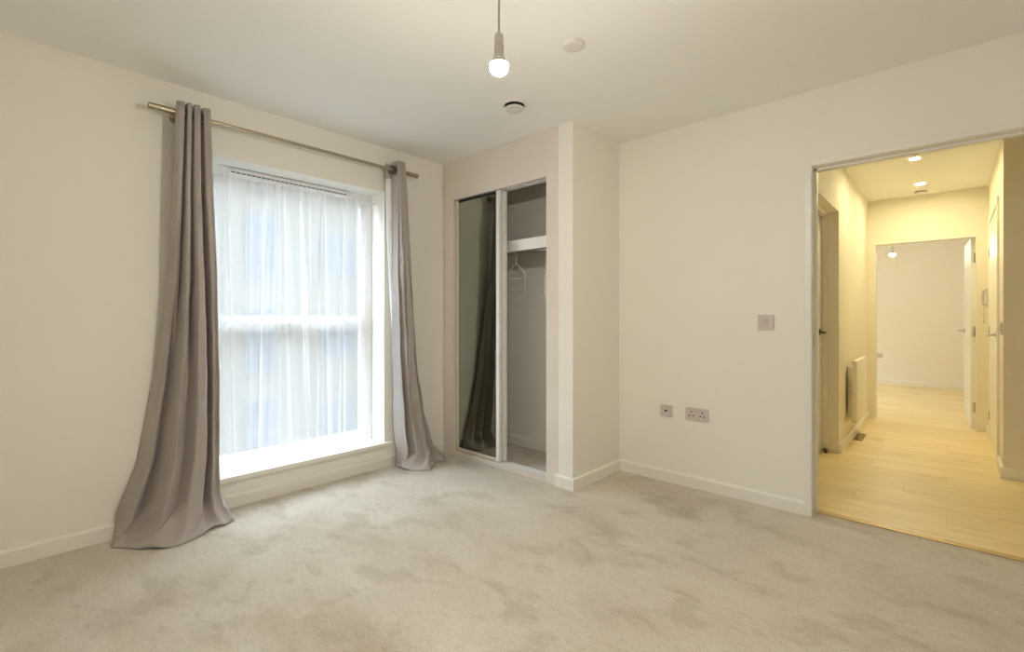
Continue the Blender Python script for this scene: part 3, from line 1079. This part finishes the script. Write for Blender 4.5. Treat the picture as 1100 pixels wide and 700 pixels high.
def double_socket(label, x, y, z, axis='y'):
    t = thing('double_socket', label, 'socket', (x, y, z))
    boxes('face_plate', [(x - 0.075, x + 0.075, y - 0.010, y - 0.0003, z - 0.041, z + 0.041)], 'plate', t, bev=0.003)
    for s in (-1, 1):
        cx = x + s * 0.036
        boxes('pin_hole', [(cx - 0.0035, cx + 0.0035, y - 0.0108, y - 0.009, z + 0.010, z + 0.021)], 'black', t)
        for q in (-1, 1):
            boxes('pin_hole', [(cx + q * 0.0125 - 0.0045, cx + q * 0.0125 + 0.0045, y - 0.0108, y - 0.009, z - 0.014, z - 0.006)], 'black', t)
        boxes('rocker_switch', [(x + s * 0.008 - 0.006, x + s * 0.008 + 0.006, y - 0.0135, y - 0.010, z + 0.012, z + 0.030)], 'plate_dark', t, bev=0.001)
    return t


double_socket('double white power socket low on the wall beside the aerial socket', -1.223, YR, 0.485)
double_socket('distant power socket low on the far back wall', -0.918, YF, 0.48)

# ------------------------------------------------------------------ hall fittings
ht = thing('panel_heater', 'white electric panel heater mounted on the left hall wall', 'heater', (HL, 5.4, 0.45))
bm = bmesh.new()
box(bm, HL + 0.045, HL + 0.085, 5.04, 5.70, 0.20, 0.745, bev=0.010)
obj('heater_panel', bm, 'heater', ht, True)
boxes('back_box', [(HL + 0.012, HL + 0.0455, 5.09, 5.65, 0.26, 0.69)], 'heater', ht)
for yy in (5.16, 5.56):
    boxes('bracket', [(HL, HL + 0.013, yy, yy + 0.03, 0.27, 0.68)], 'steel', ht)
bm = bmesh.new()
lathe(bm, [(0.016, 0), (0.016, -0.02), (0.012, -0.024)], (HL + 0.065, 5.042, 0.47), 'y', 18)
obj('control_knob', bm, 'plastic', ht, True)
fg = thing('floor_vent', 'small brown floor vent below the panel heater', 'floor vent', (HL + 0.06, 5.50, 0))
boxes('vent_plate', [(HL + 0.02, HL + 0.085, 5.33, 5.66, 0.0003, 0.004)], 'darkmetal', fg, bev=0.001)
for k in range(7):
    yy = 5.35 + k * 0.043
    boxes('slat', [(HL + 0.026, HL + 0.079, yy, yy + 0.014, 0.004, 0.007)], 'strip', fg)
ic = thing('door_intercom', 'white entry phone with hanging cord on the hall wall beside the entrance door', 'intercom', (HRX, 6.42, 1.3))
boxes('wall_unit', [(HRX - 0.02, HRX - 0.0003, 6.385, 6.475, 1.215, 1.40)], 'plate', ic, bev=0.005)
bm = bmesh.new()
tube(bm, [(HRX - 0.020, 6.41, 1.235), (HRX - 0.042, 6.41, 1.25), (HRX - 0.045, 6.41, 1.31), (HRX - 0.042, 6.41, 1.37), (HRX - 0.020, 6.41, 1.385)], 0.011, 10)
obj('handset', bm, 'plate_dark', ic, True)
bm = bmesh.new()
pts = []
for i in range(90):
    t = i / 89
    yy = 6.41 + 0.05 * t
    zz = 1.232 - 0.16 * math.sin(PI * t) + 0.0 * t
    a = i * 1.15
    pts.append((HRX - 0.035 + 0.006 * math.cos(a), yy, zz + 0.005 * math.sin(a)))
tube(bm, pts, 0.0018, 6)
obj('coiled_cord', bm, 'cord', ic, True)
hs = thing('light_switch', 'pale light switch at the edge of the right hall wall', 'switch', (HRX, 4.86, 1.05))
boxes('face_plate', [(HRX - 0.010, HRX - 0.0003, 4.80, 4.886, 1.0, 1.086)], 'plate', hs, bev=0.003)
boxes('rocker', [(HRX - 0.0135, HRX - 0.010, 4.83, 4.856, 1.02, 1.066)], 'plate_dark', hs, bev=0.001)

# ------------------------------------------------------------------ outside the window
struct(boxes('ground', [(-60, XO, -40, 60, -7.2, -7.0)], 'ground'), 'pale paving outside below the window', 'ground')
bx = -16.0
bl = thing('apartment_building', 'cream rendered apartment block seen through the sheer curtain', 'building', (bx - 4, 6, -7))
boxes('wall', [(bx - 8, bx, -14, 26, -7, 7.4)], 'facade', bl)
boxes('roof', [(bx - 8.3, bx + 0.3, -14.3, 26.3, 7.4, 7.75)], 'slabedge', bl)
for yc, w_ in ((-6.0, 1.5), (-1.6, 1.5), (1.6, 1.5), (5.65, 0.95), (8.2, 1.3), (11.5, 1.5), (15.0, 1.5)):
    for fl in range(5):
        zc = -5.4 + fl * 2.9
        hh = 2.15 if yc == 5.65 else 1.5
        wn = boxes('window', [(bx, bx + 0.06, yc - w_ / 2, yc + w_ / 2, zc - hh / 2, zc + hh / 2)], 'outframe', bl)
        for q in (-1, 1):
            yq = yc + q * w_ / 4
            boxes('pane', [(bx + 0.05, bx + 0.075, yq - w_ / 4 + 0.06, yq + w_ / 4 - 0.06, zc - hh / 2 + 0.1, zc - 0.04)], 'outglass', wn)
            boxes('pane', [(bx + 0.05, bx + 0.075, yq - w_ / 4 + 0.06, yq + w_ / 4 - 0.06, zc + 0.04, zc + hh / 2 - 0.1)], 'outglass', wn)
